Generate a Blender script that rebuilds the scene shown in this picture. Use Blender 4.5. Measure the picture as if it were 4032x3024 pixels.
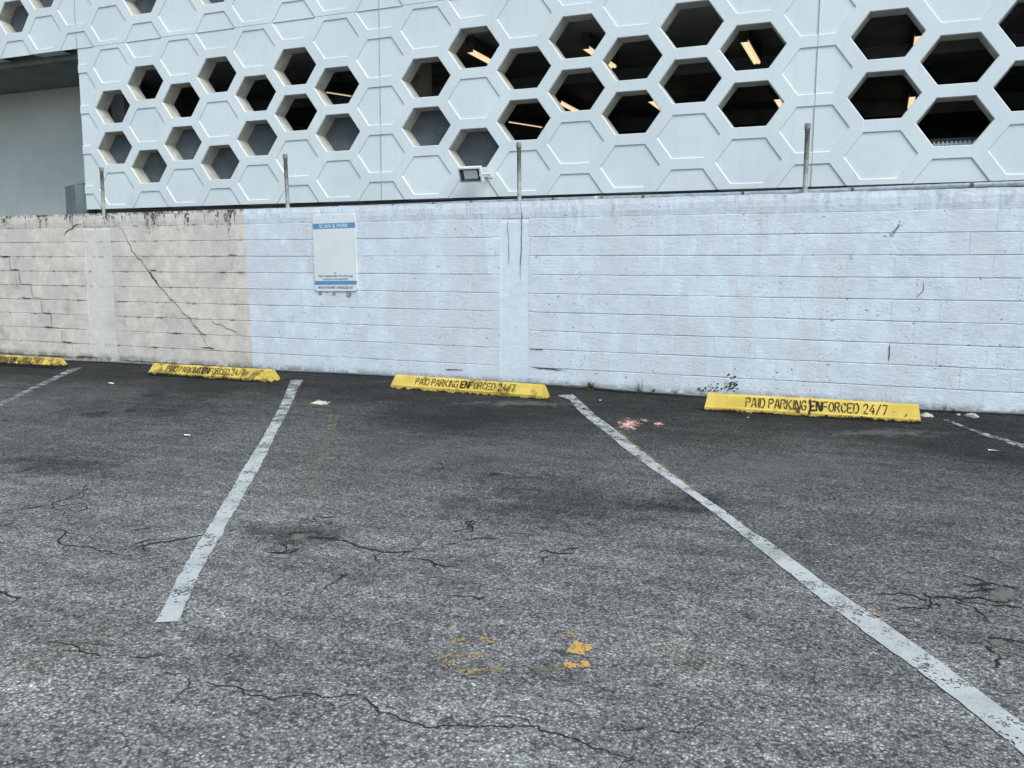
import bpy, bmesh, math, random
from math import radians, sin, cos, pi, sqrt, floor
from mathutils import Vector, Matrix, noise as mnoise

# ------------------------------------------------------------------ clear
for o in list(bpy.data.objects): bpy.data.objects.remove(o)
scene = bpy.context.scene
col = scene.collection
rnd = random.Random(7)

# ------------------------------------------------------------------ camera (solved from the hexagon lattice and the block courses)
FPX, YAW, PITCH, ROLL, EYE = 3380.0, radians(23.114), radians(-7.469), radians(.3247), 1.27
fw = Vector((-sin(YAW) * cos(PITCH), cos(YAW) * cos(PITCH), sin(PITCH)))
r0 = Vector((cos(YAW), sin(YAW), 0)); u0 = r0.cross(fw)
rt = r0 * cos(ROLL) + u0 * sin(ROLL); up = -r0 * sin(ROLL) + u0 * cos(ROLL)
cd = bpy.data.cameras.new('camera'); cam = bpy.data.objects.new('camera', cd); col.objects.link(cam)
M3 = Matrix((rt, up, -fw)).transposed()
cam.matrix_world = Matrix.Translation((0, 0, EYE)) @ M3.to_4x4()
cd.sensor_fit = 'HORIZONTAL'; cd.sensor_width = 36; cd.lens = FPX / 4032 * 36
cd.clip_start = .05; cd.clip_end = 2000
scene.camera = cam

# ------------------------------------------------------------------ sky, sun, exposure
SUN_EL, SUN_AZ = radians(52), radians(128)      # azimuth clockwise from +Y: behind the camera, to its right
w = bpy.data.worlds.new('World'); scene.world = w; w.use_nodes = True
nt = w.node_tree; bg = nt.nodes['Background']
sky = nt.nodes.new('ShaderNodeTexSky'); sky.sky_type = 'NISHITA'; sky.sun_disc = False
sky.sun_elevation = SUN_EL; sky.sun_rotation = SUN_AZ
sky.air_density = 1.0; sky.dust_density = 2.5; sky.ozone_density = 1.0
hs = nt.nodes.new('ShaderNodeHueSaturation'); hs.inputs['Saturation'].default_value = .95
tint = nt.nodes.new('ShaderNodeMix'); tint.data_type = 'RGBA'; tint.blend_type = 'MULTIPLY'; tint.inputs[0].default_value = 1; tint.inputs[7].default_value = (.93, 1.03, 1.0, 1)   # cool camera white balance
nt.links.new(sky.outputs[0], hs.inputs['Color']); nt.links.new(hs.outputs[0], tint.inputs[6]); nt.links.new(tint.outputs[2], bg.inputs[0]); bg.inputs[1].default_value = .11
sd = bpy.data.lights.new('sun', 'SUN'); sd.energy = 1.2; sd.angle = radians(30); sd.color = (.97, 1, .98)
sun = bpy.data.objects.new('sun', sd); col.objects.link(sun)
sdir = Vector((sin(SUN_AZ) * cos(SUN_EL), cos(SUN_AZ) * cos(SUN_EL), sin(SUN_EL)))
sun.rotation_euler = sdir.to_track_quat('Z', 'Y').to_euler(); sun.location = sdir * 40
scene.view_settings.view_transform = 'Standard'; scene.view_settings.look = 'None'
scene.view_settings.exposure = .95; scene.view_settings.gamma = 1

# ------------------------------------------------------------------ pixel -> place
YW = 8.8                                         # front face of the block wall
GB = [(-16, -.07), (-11.54, -.05), (-9.96, -.03), (-7.29, -.008), (-5.95, .014), (-3.3, .025), (-2.7, .004), (-1.7, .004), (.5, .002), (1.2, .02), (6, .03)]
def gz(x, y):
    if x <= GB[0][0]: b = GB[0][1]
    elif x >= GB[-1][0]: b = GB[-1][1]
    else:
        for (x0, z0), (x1, z1) in zip(GB, GB[1:]):
            if x0 <= x <= x1: b = z0 + (z1 - z0) * (x - x0) / (x1 - x0); break
    t = min(1, max(0, (y - 6.6) / 1.9)); t = t * t * (3 - 2 * t)
    return b * t
def ray(px, py): return fw + rt * ((px - 2016) / FPX) + up * ((1512 - py) / FPX)
def on_ground(px, py):
    v = ray(px, py); z = 0
    for _ in range(6):
        k = (z - EYE) / v.z; p = v * k; z = gz(p.x, p.y)
    return Vector((p.x, p.y, z))
def on_plane(px, py, Y):
    v = ray(px, py); p = v * (Y / v.y); return Vector((p.x, Y, p.z + EYE))
def zoomer(ox, oy, s): return lambda x, y: (ox + x / s, oy + y / s)
zA = zoomer(0, 1350, 1.58); zB = zoomer(900, 1400, 1.4747); zC = zoomer(0, 2200, 1.4747); zD = zoomer(1300, 2300, 1.58)
zE = zoomer(3500, 2200, 3.318); zF = zoomer(2000, 1400, 1.0886); zW = zoomer(0, 700, 1.58); zX = zoomer(1300, 700, 1.58)
zR = zoomer(3500, 1500, 4.158); zP = zoomer(2250, 1450, 3.16); zN = zoomer(1700, 2400, 3.16); zY = zoomer(2632, 600, 1.383)
dsp = zoomer(0, 0, 1 / 1.8228)

# ------------------------------------------------------------------ object helpers
def mesh_obj(name, verts, faces, mat, parent=None, smooth=False):
    me = bpy.data.meshes.new(name); me.from_pydata([tuple(v) for v in verts], [], faces); me.update()
    if smooth: me.polygons.foreach_set('use_smooth', [True] * len(me.polygons))
    if mat: me.materials.append(mat)
    o = bpy.data.objects.new(name, me); col.objects.link(o)
    if parent: o.parent = parent
    return o
def bm_obj(name, bm, mat, parent=None, smooth=False):
    me = bpy.data.meshes.new(name); bm.to_mesh(me); bm.free()
    if smooth: me.polygons.foreach_set('use_smooth', [True] * len(me.polygons))
    for m in (mat if isinstance(mat, list) else [mat]): me.materials.append(m)
    o = bpy.data.objects.new(name, me); col.objects.link(o)
    if parent: o.parent = parent
    return o
def empty(name, loc=(0, 0, 0)):
    o = bpy.data.objects.new(name, None); col.objects.link(o); o.location = loc; o.empty_display_size = .1; return o
def tag(o, label, cat, group=None, kind=None):
    if label: o['label'] = label
    if cat: o['category'] = cat
    if group: o['group'] = group
    if kind: o['kind'] = kind
    return o
def keep(o, parent):             # parent without moving (parents here are unrotated)
    o.parent = parent; o.location = Vector(o.location) - Vector(parent.location); return o
def box_bm(bm, x0, x1, y0, y1, z0, z1, bev=0):
    r = bmesh.ops.create_cube(bm, size=1)
    for v in r['verts']:
        v.co = Vector((x0 + (v.co.x + .5) * (x1 - x0), y0 + (v.co.y + .5) * (y1 - y0), z0 + (v.co.z + .5) * (z1 - z0)))
    if bev:
        es = list({e for v in r['verts'] for e in v.link_edges})
        bmesh.ops.bevel(bm, geom=es, offset=bev, segments=2, profile=.6, affect='EDGES')
def box(name, x0, x1, y0, y1, z0, z1, mat, parent=None, bev=0):
    bm = bmesh.new(); box_bm(bm, x0, x1, y0, y1, z0, z1, bev); return bm_obj(name, bm, mat, parent)
def tube_data(pts, rad, n=10, cap=True):
    V, Fc = [], []
    pts = [Vector(p) for p in pts]
    for i, p in enumerate(pts):
        d = (pts[min(i + 1, len(pts) - 1)] - pts[max(i - 1, 0)]).normalized()
        a = d.cross(Vector((0, 0, 1)));  a = d.cross(Vector((1, 0, 0))) if a.length < .1 else a
        a.normalize(); b = d.cross(a)
        r = rad[i] if isinstance(rad, (list, tuple)) else rad
        V += [p + a * (r * cos(2 * pi * k / n)) + b * (r * sin(2 * pi * k / n)) for k in range(n)]
    for i in range(len(pts) - 1):
        for k in range(n):
            k2 = (k + 1) % n; Fc.append((i * n + k, i * n + k2, (i + 1) * n + k2, (i + 1) * n + k))
    if cap:
        Fc.append(tuple(range(n))); Fc.append(tuple(range((len(pts) - 1) * n, len(pts) * n))[::-1])
    return V, Fc
def tube(name, pts, rad, mat, parent=None, n=10):
    V, Fc = tube_data(pts, rad, n); return mesh_obj(name, V, Fc, mat, parent, True)

# ------------------------------------------------------------------ materials
class Mat:
    def __init__(s, name, rough=.8, spec=.3):
        s.m = bpy.data.materials.new(name); s.m.use_nodes = True; s.nt = s.m.node_tree; s.b = s.nt.nodes['Principled BSDF']
        s.out = s.nt.nodes['Material Output']
        s.b.inputs['Roughness'].default_value = rough; s.b.inputs['Specular IOR Level'].default_value = spec
        s.g = s.nt.nodes.new('ShaderNodeNewGeometry'); s.pos = s.g.outputs['Position']
        s.tc = s.nt.nodes.new('ShaderNodeTexCoord')
    def n(s, t, **kw):
        d = s.nt.nodes.new(t)
        for k, v in kw.items(): setattr(d, k, v)
        return d
    def link(s, a, b): s.nt.links.new(a, b)
    def put(s, inp, v):
        if hasattr(v, 'is_output'): s.link(v, inp)
        else: inp.default_value = v
    def map(s, vec, scale=(1, 1, 1), loc=(0, 0, 0)):
        d = s.n('ShaderNodeMapping'); s.link(vec, d.inputs[0]); d.inputs['Scale'].default_value = scale; d.inputs['Location'].default_value = loc
        return d.outputs[0]
    def noise(s, scale, detail=4, rough=.55, vec=None, dist=0):
        d = s.n('ShaderNodeTexNoise'); s.link(vec or s.pos, d.inputs['Vector']); d.inputs['Scale'].default_value = scale
        d.inputs['Detail'].default_value = detail; d.inputs['Roughness'].default_value = rough; d.inputs['Distortion'].default_value = dist
        return d.outputs['Fac']
    def vor(s, scale, vec=None, feature='F1', out='Distance', rand=1):
        d = s.n('ShaderNodeTexVoronoi', feature=feature); s.link(vec or s.pos, d.inputs['Vector']); d.inputs['Scale'].default_value = scale
        d.inputs['Randomness'].default_value = rand
        return d.outputs[out]
    def math(s, op, a, b=0, c=0, clamp=False):
        d = s.n('ShaderNodeMath', operation=op, use_clamp=clamp); s.put(d.inputs[0], a); s.put(d.inputs[1], b); s.put(d.inputs[2], c); return d.outputs[0]
    def rng(s, v, a, b, c=0, d_=1, smooth=True):
        d = s.n('ShaderNodeMapRange', interpolation_type='SMOOTHSTEP' if smooth else 'LINEAR'); s.put(d.inputs[0], v)
        for i, x in zip((1, 2, 3, 4), (a, b, c, d_)): s.put(d.inputs[i], x)
        return d.outputs[0]
    def mix(s, f, a, b, op='MIX'):
        d = s.n('ShaderNodeMix', data_type='RGBA', blend_type=op); s.put(d.inputs[0], f)
        s.put(d.inputs[6], (*a, 1) if isinstance(a, tuple) and len(a) == 3 else a); s.put(d.inputs[7], (*b, 1) if isinstance(b, tuple) and len(b) == 3 else b)
        return d.outputs[2]
    def gray(s, v):
        d = s.n('ShaderNodeCombineColor'); [s.put(d.inputs[i], v) for i in range(3)]; return d.outputs[0]
    def ramp(s, v, stops):
        d = s.n('ShaderNodeValToRGB'); s.put(d.inputs[0], v); cr = d.color_ramp
        while len(cr.elements) < len(stops): cr.elements.new(.5)
        for e, (p, c) in zip(cr.elements, stops): e.position = p; e.color = (*c, 1) if len(c) == 3 else c
        return d.outputs[0]
    def xyz(s):
        d = s.n('ShaderNodeSeparateXYZ'); s.link(s.pos, d.inputs[0]); return d.outputs
    def color(s, v): s.put(s.b.inputs['Base Color'], (*v, 1) if isinstance(v, tuple) else v)
    def bump(s, h, strength=.3, dist=.01, normal=None):
        d = s.n('ShaderNodeBump'); d.inputs['Strength'].default_value = strength; d.inputs['Distance'].default_value = dist; s.put(d.inputs['Height'], h)
        if normal: s.link(normal, d.inputs['Normal'])
        s.link(d.outputs[0], s.b.inputs['Normal']); return d.outputs[0]
    def alpha(s, v):
        t = s.n('ShaderNodeBsdfTransparent'); mx = s.n('ShaderNodeMixShader'); s.put(mx.inputs[0], v)
        s.link(t.outputs[0], mx.inputs[1]); s.link(s.b.outputs[0], mx.inputs[2]); s.link(mx.outputs[0], s.out.inputs[0])

# asphalt: worn light aggregate in the lane, old black sealer left towards the wall
A = Mat('asphalt', .95, .12); x, y, z = A.xyz()
big = A.noise(.42, 3, .6); mid = A.noise(1.9, 6, .66); fine = A.noise(13, 4, .7)
dd = A.math('ADD', y, A.math('MULTIPLY', A.math('SUBTRACT', big, .5), 5.0))
dd = A.math('ADD', dd, A.math('MULTIPLY', A.math('SUBTRACT', mid, .5), 3.0))
d1 = A.rng(dd, 1.2, 6.4); d2 = A.rng(dd, 5.7, 7.5)
tone = A.math('MULTIPLY_ADD', d1, -.125, .225); tone = A.math('MULTIPLY_ADD', d2, -.066, tone)
tone = A.math('MULTIPLY', tone, A.rng(mid, .3, .72, .64, 1.36, False))
tone = A.math('MULTIPLY', tone, A.rng(fine, .3, .7, .72, 1.3, False))
streak = A.noise(3, 6, .6, A.map(A.pos, (.5, 2.2, 1), (3, 1, 0)))
tone = A.math('MULTIPLY', tone, A.rng(streak, .33, .7, .76, 1.28, False))
vc = A.vor(112, out='Color'); sp = A.n('ShaderNodeSeparateColor'); A.link(vc, sp.inputs[0])
vd = A.vor(112)
agg = A.ramp(sp.outputs[0], [(0, (.36,) * 3), (.18, (.55,) * 3), (.42, (.95,) * 3), (.84, (1.2,) * 3), (1, (1.95,) * 3)])
aggv = A.n('ShaderNodeRGBToBW'); A.link(agg, aggv.inputs[0])
crumb = A.noise(230, 2, .6)
av = A.math('MULTIPLY', A.math('MULTIPLY', aggv.outputs[0], A.rng(vd, .22, .62, 1.25, .62)), A.rng(crumb, .3, .7, .75, 1.25, False))
av = A.math('MULTIPLY_ADD', A.math('SUBTRACT', av, 1), A.math('MULTIPLY_ADD', d2, -.05, 1.0), 1)
clump = A.noise(48, 2, .6); tone = A.math('MULTIPLY', tone, A.math('MULTIPLY_ADD', A.math('SUBTRACT', A.rng(clump, .32, .68, .5, 1.55, False), 1), A.math('MULTIPLY_ADD', d1, .85, .15), 1))
tone = A.math('MULTIPLY', tone, A.math('MAXIMUM', av, .08))
specks = A.rng(A.vor(17), .0, .055, 1, 0)
tone = A.math('MULTIPLY', tone, A.math('MULTIPLY_ADD', A.math('MULTIPLY', specks, A.rng(A.noise(5), .52, .6)), -.8, 1))
wsp = A.math('MULTIPLY', A.rng(A.vor(5.2, A.map(A.pos, (1, 1, 1), (3, 7, 0))), .035, .055, 1, 0), A.rng(A.noise(2.2), .48, .55)); tone = A.math('MAXIMUM', tone, A.math('MULTIPLY', wsp, .30))
brown = A.rng(A.noise(1.1, 5, .6, A.map(A.pos, (1, 1, 1), (9, 4, 0))), .56, .72, 0, .5)
ac = A.mix(brown, A.mix(1, A.gray(tone), (1.02, 1.0, .95), 'MULTIPLY'), A.mix(1, A.gray(tone), (1.02, .98, .86), 'MULTIPLY'))
A.color(ac)
A.bump(A.math('ADD', A.math('MULTIPLY', vd, -1.0), A.math('MULTIPLY', crumb, .5)), .55, .006)
M_asphalt = A.m

def paint(name, base, thr, fine_amp=.55, rough=.8, dirt=.25, noise_scale=7, edge=False, top=1.0, soft=.03, far=0):
    P = Mat(name, rough, .3)
    a = P.noise(noise_scale, 5, .72); b = P.noise(95, 3, .6); vv = P.vor(92)
    s_ = P.math('ADD', a, P.math('MULTIPLY', P.math('SUBTRACT', b, .5), fine_amp))
    if edge:
        so = P.n('ShaderNodeVectorMath', operation='LENGTH'); P.link(P.tc.outputs['UV'], so.inputs[0])
        s_ = P.math('SUBTRACT', s_, P.math('MULTIPLY', P.math('SUBTRACT', so.outputs['Value'], .55), edge))
    if far: s_ = P.math('SUBTRACT', s_, P.rng(P.xyz()[1], 4.0, 8.0, 0, far))
    al = P.rng(s_, thr - soft, thr + soft)
    if top < 1: al = P.math('MULTIPLY', al, top)
    dn = P.noise(3.1, 4, .65)
    P.color(P.mix(P.math('MULTIPLY', P.rng(dn, .42, .72), dirt), base, tuple(c * .35 for c in base)))
    P.bump(P.math('MULTIPLY', vv, -1), .3, .004); P.alpha(al); return P.m
M_line = paint('white line paint', (.43, .445, .435), .38, 1.0, dirt=.5, far=.12)
M_line_worn = paint('worn white line paint', (.46, .47, .46), .55, .9, dirt=.4)
M_line_ghost = paint('ghost of an old line', (.22, .20, .13), .50, .9, top=.45)
M_orange = paint('old orange numeral paint', (.50, .32, .11), .57, 1.3, noise_scale=18, top=.7)
M_orange2 = paint('kept orange numeral paint', (.58, .34, .10), .42, 1.0, noise_scale=18, top=.9)
M_pink = paint('pink paint spill', (.72, .42, .37), .55, .45, noise_scale=20, edge=.26)
M_cream = paint('cream paint spill', (.62, .54, .42), .42, .3, noise_scale=14, edge=.45)
M_tan = paint('tan ground filler', (.17, .155, .13), .48, .6, noise_scale=12, edge=.45, soft=.08, top=.8)
M_stain = paint('black ground stain', (.026, .027, .028), .50, .7, noise_scale=6, edge=.35, soft=.12, top=.6)

K = Mat('crack dirt', 1, .05); K.color(K.mix(K.noise(20), (.014, .014, .014), (.05, .047, .043))); M_crack = K.m

# painted block wall: white right of the paint edge, old beige left of it
def wall_mat(name, column=False):
    W = Mat(name, .85, .2); x, y, z = W.xyz()
    wob = W.noise(16, 4, .7); big = W.noise(1.3, 5, .6); mid = W.noise(6, 6, .65)
    xe = W.math('ADD', x, W.math('MULTIPLY', W.math('SUBTRACT', wob, .5), .05))
    white = W.rng(W.math('MULTIPLY_ADD', z, .03, xe), -7.40, -7.38)
    oi = W.n('ShaderNodeObjectInfo')
    rv = oi.outputs['Random']
    cells = W.vor(2.3, W.map(W.pos, (1, 1, .45)), out='Color'); sc = W.n('ShaderNodeSeparateColor'); W.link(cells, sc.inputs[0])
    cw = W.mix(W.rng(mid, .35, .68), (.655, .69, .735), (.76, .79, .83))
    cw = W.mix(W.math('MULTIPLY', W.rng(sc.outputs[0], .45, .9), .55), cw, (.68, .68, .71))
    cw = W.mix(W.math('MULTIPLY', W.rng(sc.outputs[1], .5, .95), .5), cw, (.71, .79, .87))
    rb = W.noise(3.4, 3, .75, W.map(W.pos, (1, 1, .3), (1, 2, 3)))
    cw = W.mix(W.rng(rb, .47, .60, 0, .6), cw, (.66, .655, .68))
    cb = W.mix(W.rng(mid, .35, .7), (.64, .565, .505), (.77, .705, .645))
    cb = W.mix(W.math('MULTIPLY', W.rng(sc.outputs[0], .5, .9), .5), cb, (.56, .53, .50))
    if column: cb = W.mix(.5, cb, (.73, .70, .67)); cw = W.mix(.35, cw, (.76, .80, .86))
    cw = W.mix(1, cw, (.975, 1.0, 1.03), 'MULTIPLY')
    c = W.mix(white, cb, cw)
    c = W.mix(1, c, W.gray(W.math('MULTIPLY_ADD', rv, .05, .96)), 'MULTIPLY')
    # grime clouds on the beige part
    gr = W.rng(W.noise(2.6, 8, .68), .5, .78, 0, 1); gr = W.math('MULTIPLY', gr, W.math('MULTIPLY_ADD', white, -.85, 1))
    c = W.mix(W.math('MULTIPLY', gr, .25 if column else .5), c, (.20, .175, .15))
    # run-down streaks from the wall top
    sx = W.noise(7, 5, .7, W.map(W.pos, (1, 1, .07))); sx2 = W.noise(17, 5, .75, W.map(W.pos, (1, 1, .22), (5, 0, 0)))
    h = W.math('SUBTRACT', 2.06, z)
    drop = W.math('MULTIPLY_ADD', W.rng(sx2, .38, .64, .02, .34), W.rng(sx, .47, .62), W.math('MULTIPLY_ADD', white, -.012, .032))
    st = W.rng(W.math('SUBTRACT', h, drop), -.01, .05, 1, 0)
    st = W.math('MULTIPLY', st, W.math('MULTIPLY_ADD', white, -.8, 1))
    st = W.math('MULTIPLY', st, W.rng(W.noise(19, 5, .75), .38, .58))
    c = W.mix(W.math('MULTIPLY', st, .95), c, (.028, .024, .020))
    veil = W.math('MULTIPLY', W.rng(sx2, .5, .72), W.rng(h, .02, .45, 1, 0))
    c = W.mix(W.math('MULTIPLY', veil, .36), c, (.33, .30, .31))
    # splash dirt and moss line low down
    low = W.math('MULTIPLY', W.rng(z, .02, .12, 1, 0), W.rng(W.noise(8, 6, .75), .36, .58))
    c = W.mix(W.math('MULTIPLY', low, .8), c, (.17, .155, .12))
    # black growth along the bed joints
    jf = W.math('FRACT', W.math('DIVIDE', W.math('SUBTRACT', z, .011 - .102), .2040))
    jm = W.rng(W.math('ABSOLUTE', W.math('SUBTRACT', jf, .5)), .03, .11, 1, 0)
    jm = W.math('MULTIPLY', jm, W.rng(W.noise(5, 7, .7, W.map(W.pos, (1, 1, .6), (4, 0, 2))), .50, .68))
    jm = W.math('MULTIPLY', jm, W.math('MULTIPLY_ADD', white, -.86, .9))
    c = W.mix(jm, c, (.07, .055, .045))
    # pits
    wv = W.n('ShaderNodeVectorMath', operation='MULTIPLY_ADD'); nz = W.n('ShaderNodeTexNoise'); W.link(W.pos, nz.inputs['Vector']); nz.inputs['Scale'].default_value = 38; nz.inputs['Detail'].default_value = 2
    W.link(nz.outputs['Color'], wv.inputs[0]); wv.inputs[1].default_value = (.055, .055, .04); W.link(W.pos, wv.inputs[2]); wp = wv.outputs[0]
    pm = W.rng(W.noise(2.8, 4), .44, .62)
    pit = W.rng(W.vor(24, W.map(wp, (1, 1, 1.4))), .15, .25, 1, 0); pit = W.math('MULTIPLY', pit, pm)
    pit2 = W.rng(W.vor(7.5, W.map(wp, (1, 1, 1.1), (2, 0, 7))), .05, .085, 1, 0)
    pits = W.math('MAXIMUM', W.math('MULTIPLY', pit, .42), W.math('MULTIPLY', pit2, .8))
    pits = W.math('MULTIPLY', pits, W.math('MULTIPLY_ADD', white, .65, .35))
    if column: pits = W.math('MULTIPLY', pits, .35)
    c = W.mix(pits, c, (.12, .12, .125))
    W.color(c)
    hgt = W.math('ADD', W.math('MULTIPLY', W.noise(42, 6, .7), 1.0), W.math('MULTIPLY', W.noise(7, 4, .6), 1.2))
    hgt = W.math('MULTIPLY_ADD', pits, -1.2, W.math('ADD', hgt, W.math('MULTIPLY', W.noise(12, 5, .6, W.map(W.pos, (1, 1, 3.2))), 1.1)))
    W.bump(hgt, .32 if not column else .2, .012)
    return W.m
M_block = wall_mat('painted concrete block'); M_col = wall_mat('painted cast concrete', True)

def simple(name, a, b, scale=8, rough=.8, spec=.3, bump=.15, metal=0, bd=.004, contrast=(.35, .65)):
    S = Mat(name, rough, spec); S.color(S.mix(S.rng(S.noise(scale, 6, .65), *contrast), a, b)); S.b.inputs['Metallic'].default_value = metal
    if bump: S.bump(S.noise(scale * 6, 5, .65), bump, bd)
    return S.m
Fm = Mat('white facade paint', .6, .35); fx, fy, fz = Fm.xyz()
fc = Fm.mix(Fm.rng(Fm.noise(.8, 6, .6), .3, .7), (.65, .70, .72), (.715, .765, .78))
fs = Fm.math('MULTIPLY', Fm.rng(Fm.noise(9, 5, .65, Fm.map(Fm.pos, (1, 1, .08))), .5, .8), .20)
fc = Fm.mix(fs, fc, (.45, .45, .43))
fc = Fm.mix(Fm.math('MULTIPLY', Fm.rng(fz, 2.38, 2.95, 1, 0), Fm.rng(Fm.noise(3, 6, .7), .45, .75, 0, .18)), fc, (.40, .41, .40))
oi_ = Fm.n('ShaderNodeObjectInfo'); fc = Fm.mix(1, fc, Fm.gray(Fm.math('MULTIPLY_ADD', oi_.outputs['Random'], .045, .975)), 'MULTIPLY'); Fm.color(fc); Fm.bump(Fm.noise(55, 5, .6), .10, .004); M_fac = Fm.m
M_reveal = simple('warm grey reveal', (.40, .385, .345), (.52, .505, .46), 5, .85, .2, .2)  # reveals get a warm grey apart from the facade white
M_seal = simple('joint sealant', (.30, .33, .34), (.42, .45, .46), 9, .7)
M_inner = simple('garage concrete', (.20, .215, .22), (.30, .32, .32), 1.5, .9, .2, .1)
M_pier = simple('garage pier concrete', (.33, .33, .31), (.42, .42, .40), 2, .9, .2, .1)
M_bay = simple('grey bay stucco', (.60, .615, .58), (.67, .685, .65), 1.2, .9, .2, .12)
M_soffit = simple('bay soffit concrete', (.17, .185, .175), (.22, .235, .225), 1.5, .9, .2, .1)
Sc = Mat('woven grey screen', .7, .3); sv = Sc.vor(70, Sc.map(Sc.pos, (1, 1, .7)), rand=.25)
Sc.color(Sc.mix(Sc.rng(sv, .25, .5), Sc.mix(Sc.rng(Sc.noise(2.5, 6), .35, .68), (.115, .135, .15), (.21, .235, .25)), (.07, .08, .09))); M_screen = Sc.m
M_galv = simple('galvanised pipe', (.24, .265, .29), (.38, .41, .44), 14, .5, .5, .1, .35)
M_post = simple('weathered steel post', (.20, .21, .20), (.34, .345, .33), 16, .7, .35, .2, .35)
M_rust = simple('rusty cap', (.21, .19, .165), (.31, .28, .245), 22, .8, .3, .2, .2)
M_clamp = simple('dark pipe clamp', (.05, .052, .05), (.11, .105, .10), 20, .7)
M_cond = simple('grey plastic conduit', (.12, .135, .15), (.19, .21, .23), 8, .5, .4, .05)
M_lampw = simple('white lamp housing', (.66, .69, .70), (.74, .76, .77), 10, .45, .45, .03)
M_lampb = simple('dark lamp reflector', (.035, .045, .05), (.07, .085, .09), 12, .3, .5, 0)
M_lampg = simple('lamp diffuser', (.78, .79, .77), (.84, .845, .83), 12, .25, .5, 0)
M_cab = simple('grey painted cabinet', (.13, .165, .17), (.175, .21, .215), 4, .5, .4, .05)
M_signw = simple('white sign sheet', (.70, .72, .74), (.74, .76, .78), 3, .35, .5, 0)
M_signb = simple('blue sign print', (.10, .26, .45), (.12, .29, .49), 3, .35, .5, 0)
M_signk = simple('dark sign print', (.03, .035, .05), (.04, .045, .06), 3, .4, .5, 0)
M_glue = simple('dried adhesive', (.26, .25, .235), (.36, .35, .33), 30, .8)
M_stoneC = simple('pale rubble', (.34, .31, .26), (.52, .48, .41), 18, .9)
M_leaf = simple('dry orange leaf', (.36, .20, .10), (.48, .30, .18), 25, .8)
M_butt = simple('white paper scrap', (.60, .60, .58), (.72, .71, .69), 20, .8)
M_rod = simple('painted steel hook', (.70, .72, .74), (.78, .80, .82), 20, .5, .4)
Gs = Mat('grass blade', .6, .3); Gs.color(Gs.mix(Gs.rng(Gs.noise(30), .35, .65), (.045, .075, .018), (.11, .14, .045))); M_grass = Gs.m
M_moss = simple('dark moss', (.012, .016, .008), (.04, .05, .02), 30, 1, .1, .4)
E_ = Mat('lit fluorescent tube'); E_.b.inputs['Emission Color'].default_value = (1, .77, .46, 1); E_.b.inputs['Emission Strength'].default_value = .5; E_.color((.5, .45, .35)); M_tube = E_.m

def yellow(name, thr, seed):
    Yb = Mat(name, .75, .3); x, y, z = Yb.xyz()
    base = Yb.mix(Yb.rng(Yb.noise(5, 5), .35, .65), (.55, .385, .07), (.65, .475, .11))
    v = Yb.map(Yb.pos, (1, 1, 1), (seed, seed * 2, 0))
    d = Yb.math('ADD', Yb.noise(9, 8, .72, v), Yb.math('MULTIPLY', Yb.math('SUBTRACT', Yb.noise(2.2, 3, .5, v), .5), .6))
    c = Yb.mix(Yb.rng(d, thr, thr + .13, 0, .85), base, (.16, .12, .03))
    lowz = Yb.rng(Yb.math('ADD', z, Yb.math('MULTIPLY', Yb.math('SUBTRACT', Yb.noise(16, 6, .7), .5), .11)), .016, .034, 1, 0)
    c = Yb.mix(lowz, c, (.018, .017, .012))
    ch = Yb.rng(Yb.vor(21, v), .06, .1, 1, 0); c = Yb.mix(Yb.math('MULTIPLY', ch, Yb.rng(Yb.noise(4, 3, .5, v), .5, .58)), c, (.05, .045, .03))
    Yb.color(c); Yb.bump(Yb.noise(40, 6, .7), .35, .006); return Yb.m
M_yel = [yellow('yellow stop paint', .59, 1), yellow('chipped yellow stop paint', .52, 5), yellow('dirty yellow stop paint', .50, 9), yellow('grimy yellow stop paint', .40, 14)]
Lt = Mat('black stencil paint', .8, .2); Lt.color(Lt.mix(Lt.rng(Lt.noise(25, 5), .4, .7), (.014, .012, .010), (.05, .042, .022))); Lt.alpha(Lt.rng(Lt.math('ADD', Lt.noise(22, 5, .7), Lt.math('MULTIPLY', Lt.noise(90, 2), .3)), .50, .58)); M_sten = Lt.m
M_rusty = simple('red brown stain', (.10, .02, .01), (.17, .05, .02), 30, .9)

# ------------------------------------------------------------------ ground
xs = [-300, -120, -60, -30] + [-20 + .5 * i for i in range(61)] + [20, 40, 80, 200, 300]
ys = [-300, -100, -40, -15, -5, 0, 2, 4, 6] + [6.4 + .2 * i for i in range(14)] + [9.6, 10.5, 12, 16, 25, 60, 150, 300]
V = [(a, b, gz(a, b)) for b in ys for a in xs]; nx = len(xs)
Fc = [(j * nx + i, j * nx + i + 1, (j + 1) * nx + i + 1, (j + 1) * nx + i) for j in range(len(ys) - 1) for i in range(nx - 1)]
ground = tag(mesh_obj('asphalt_ground', V, Fc, M_asphalt), 'worn grey asphalt of the parking lot', 'asphalt', kind='structure')

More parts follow.
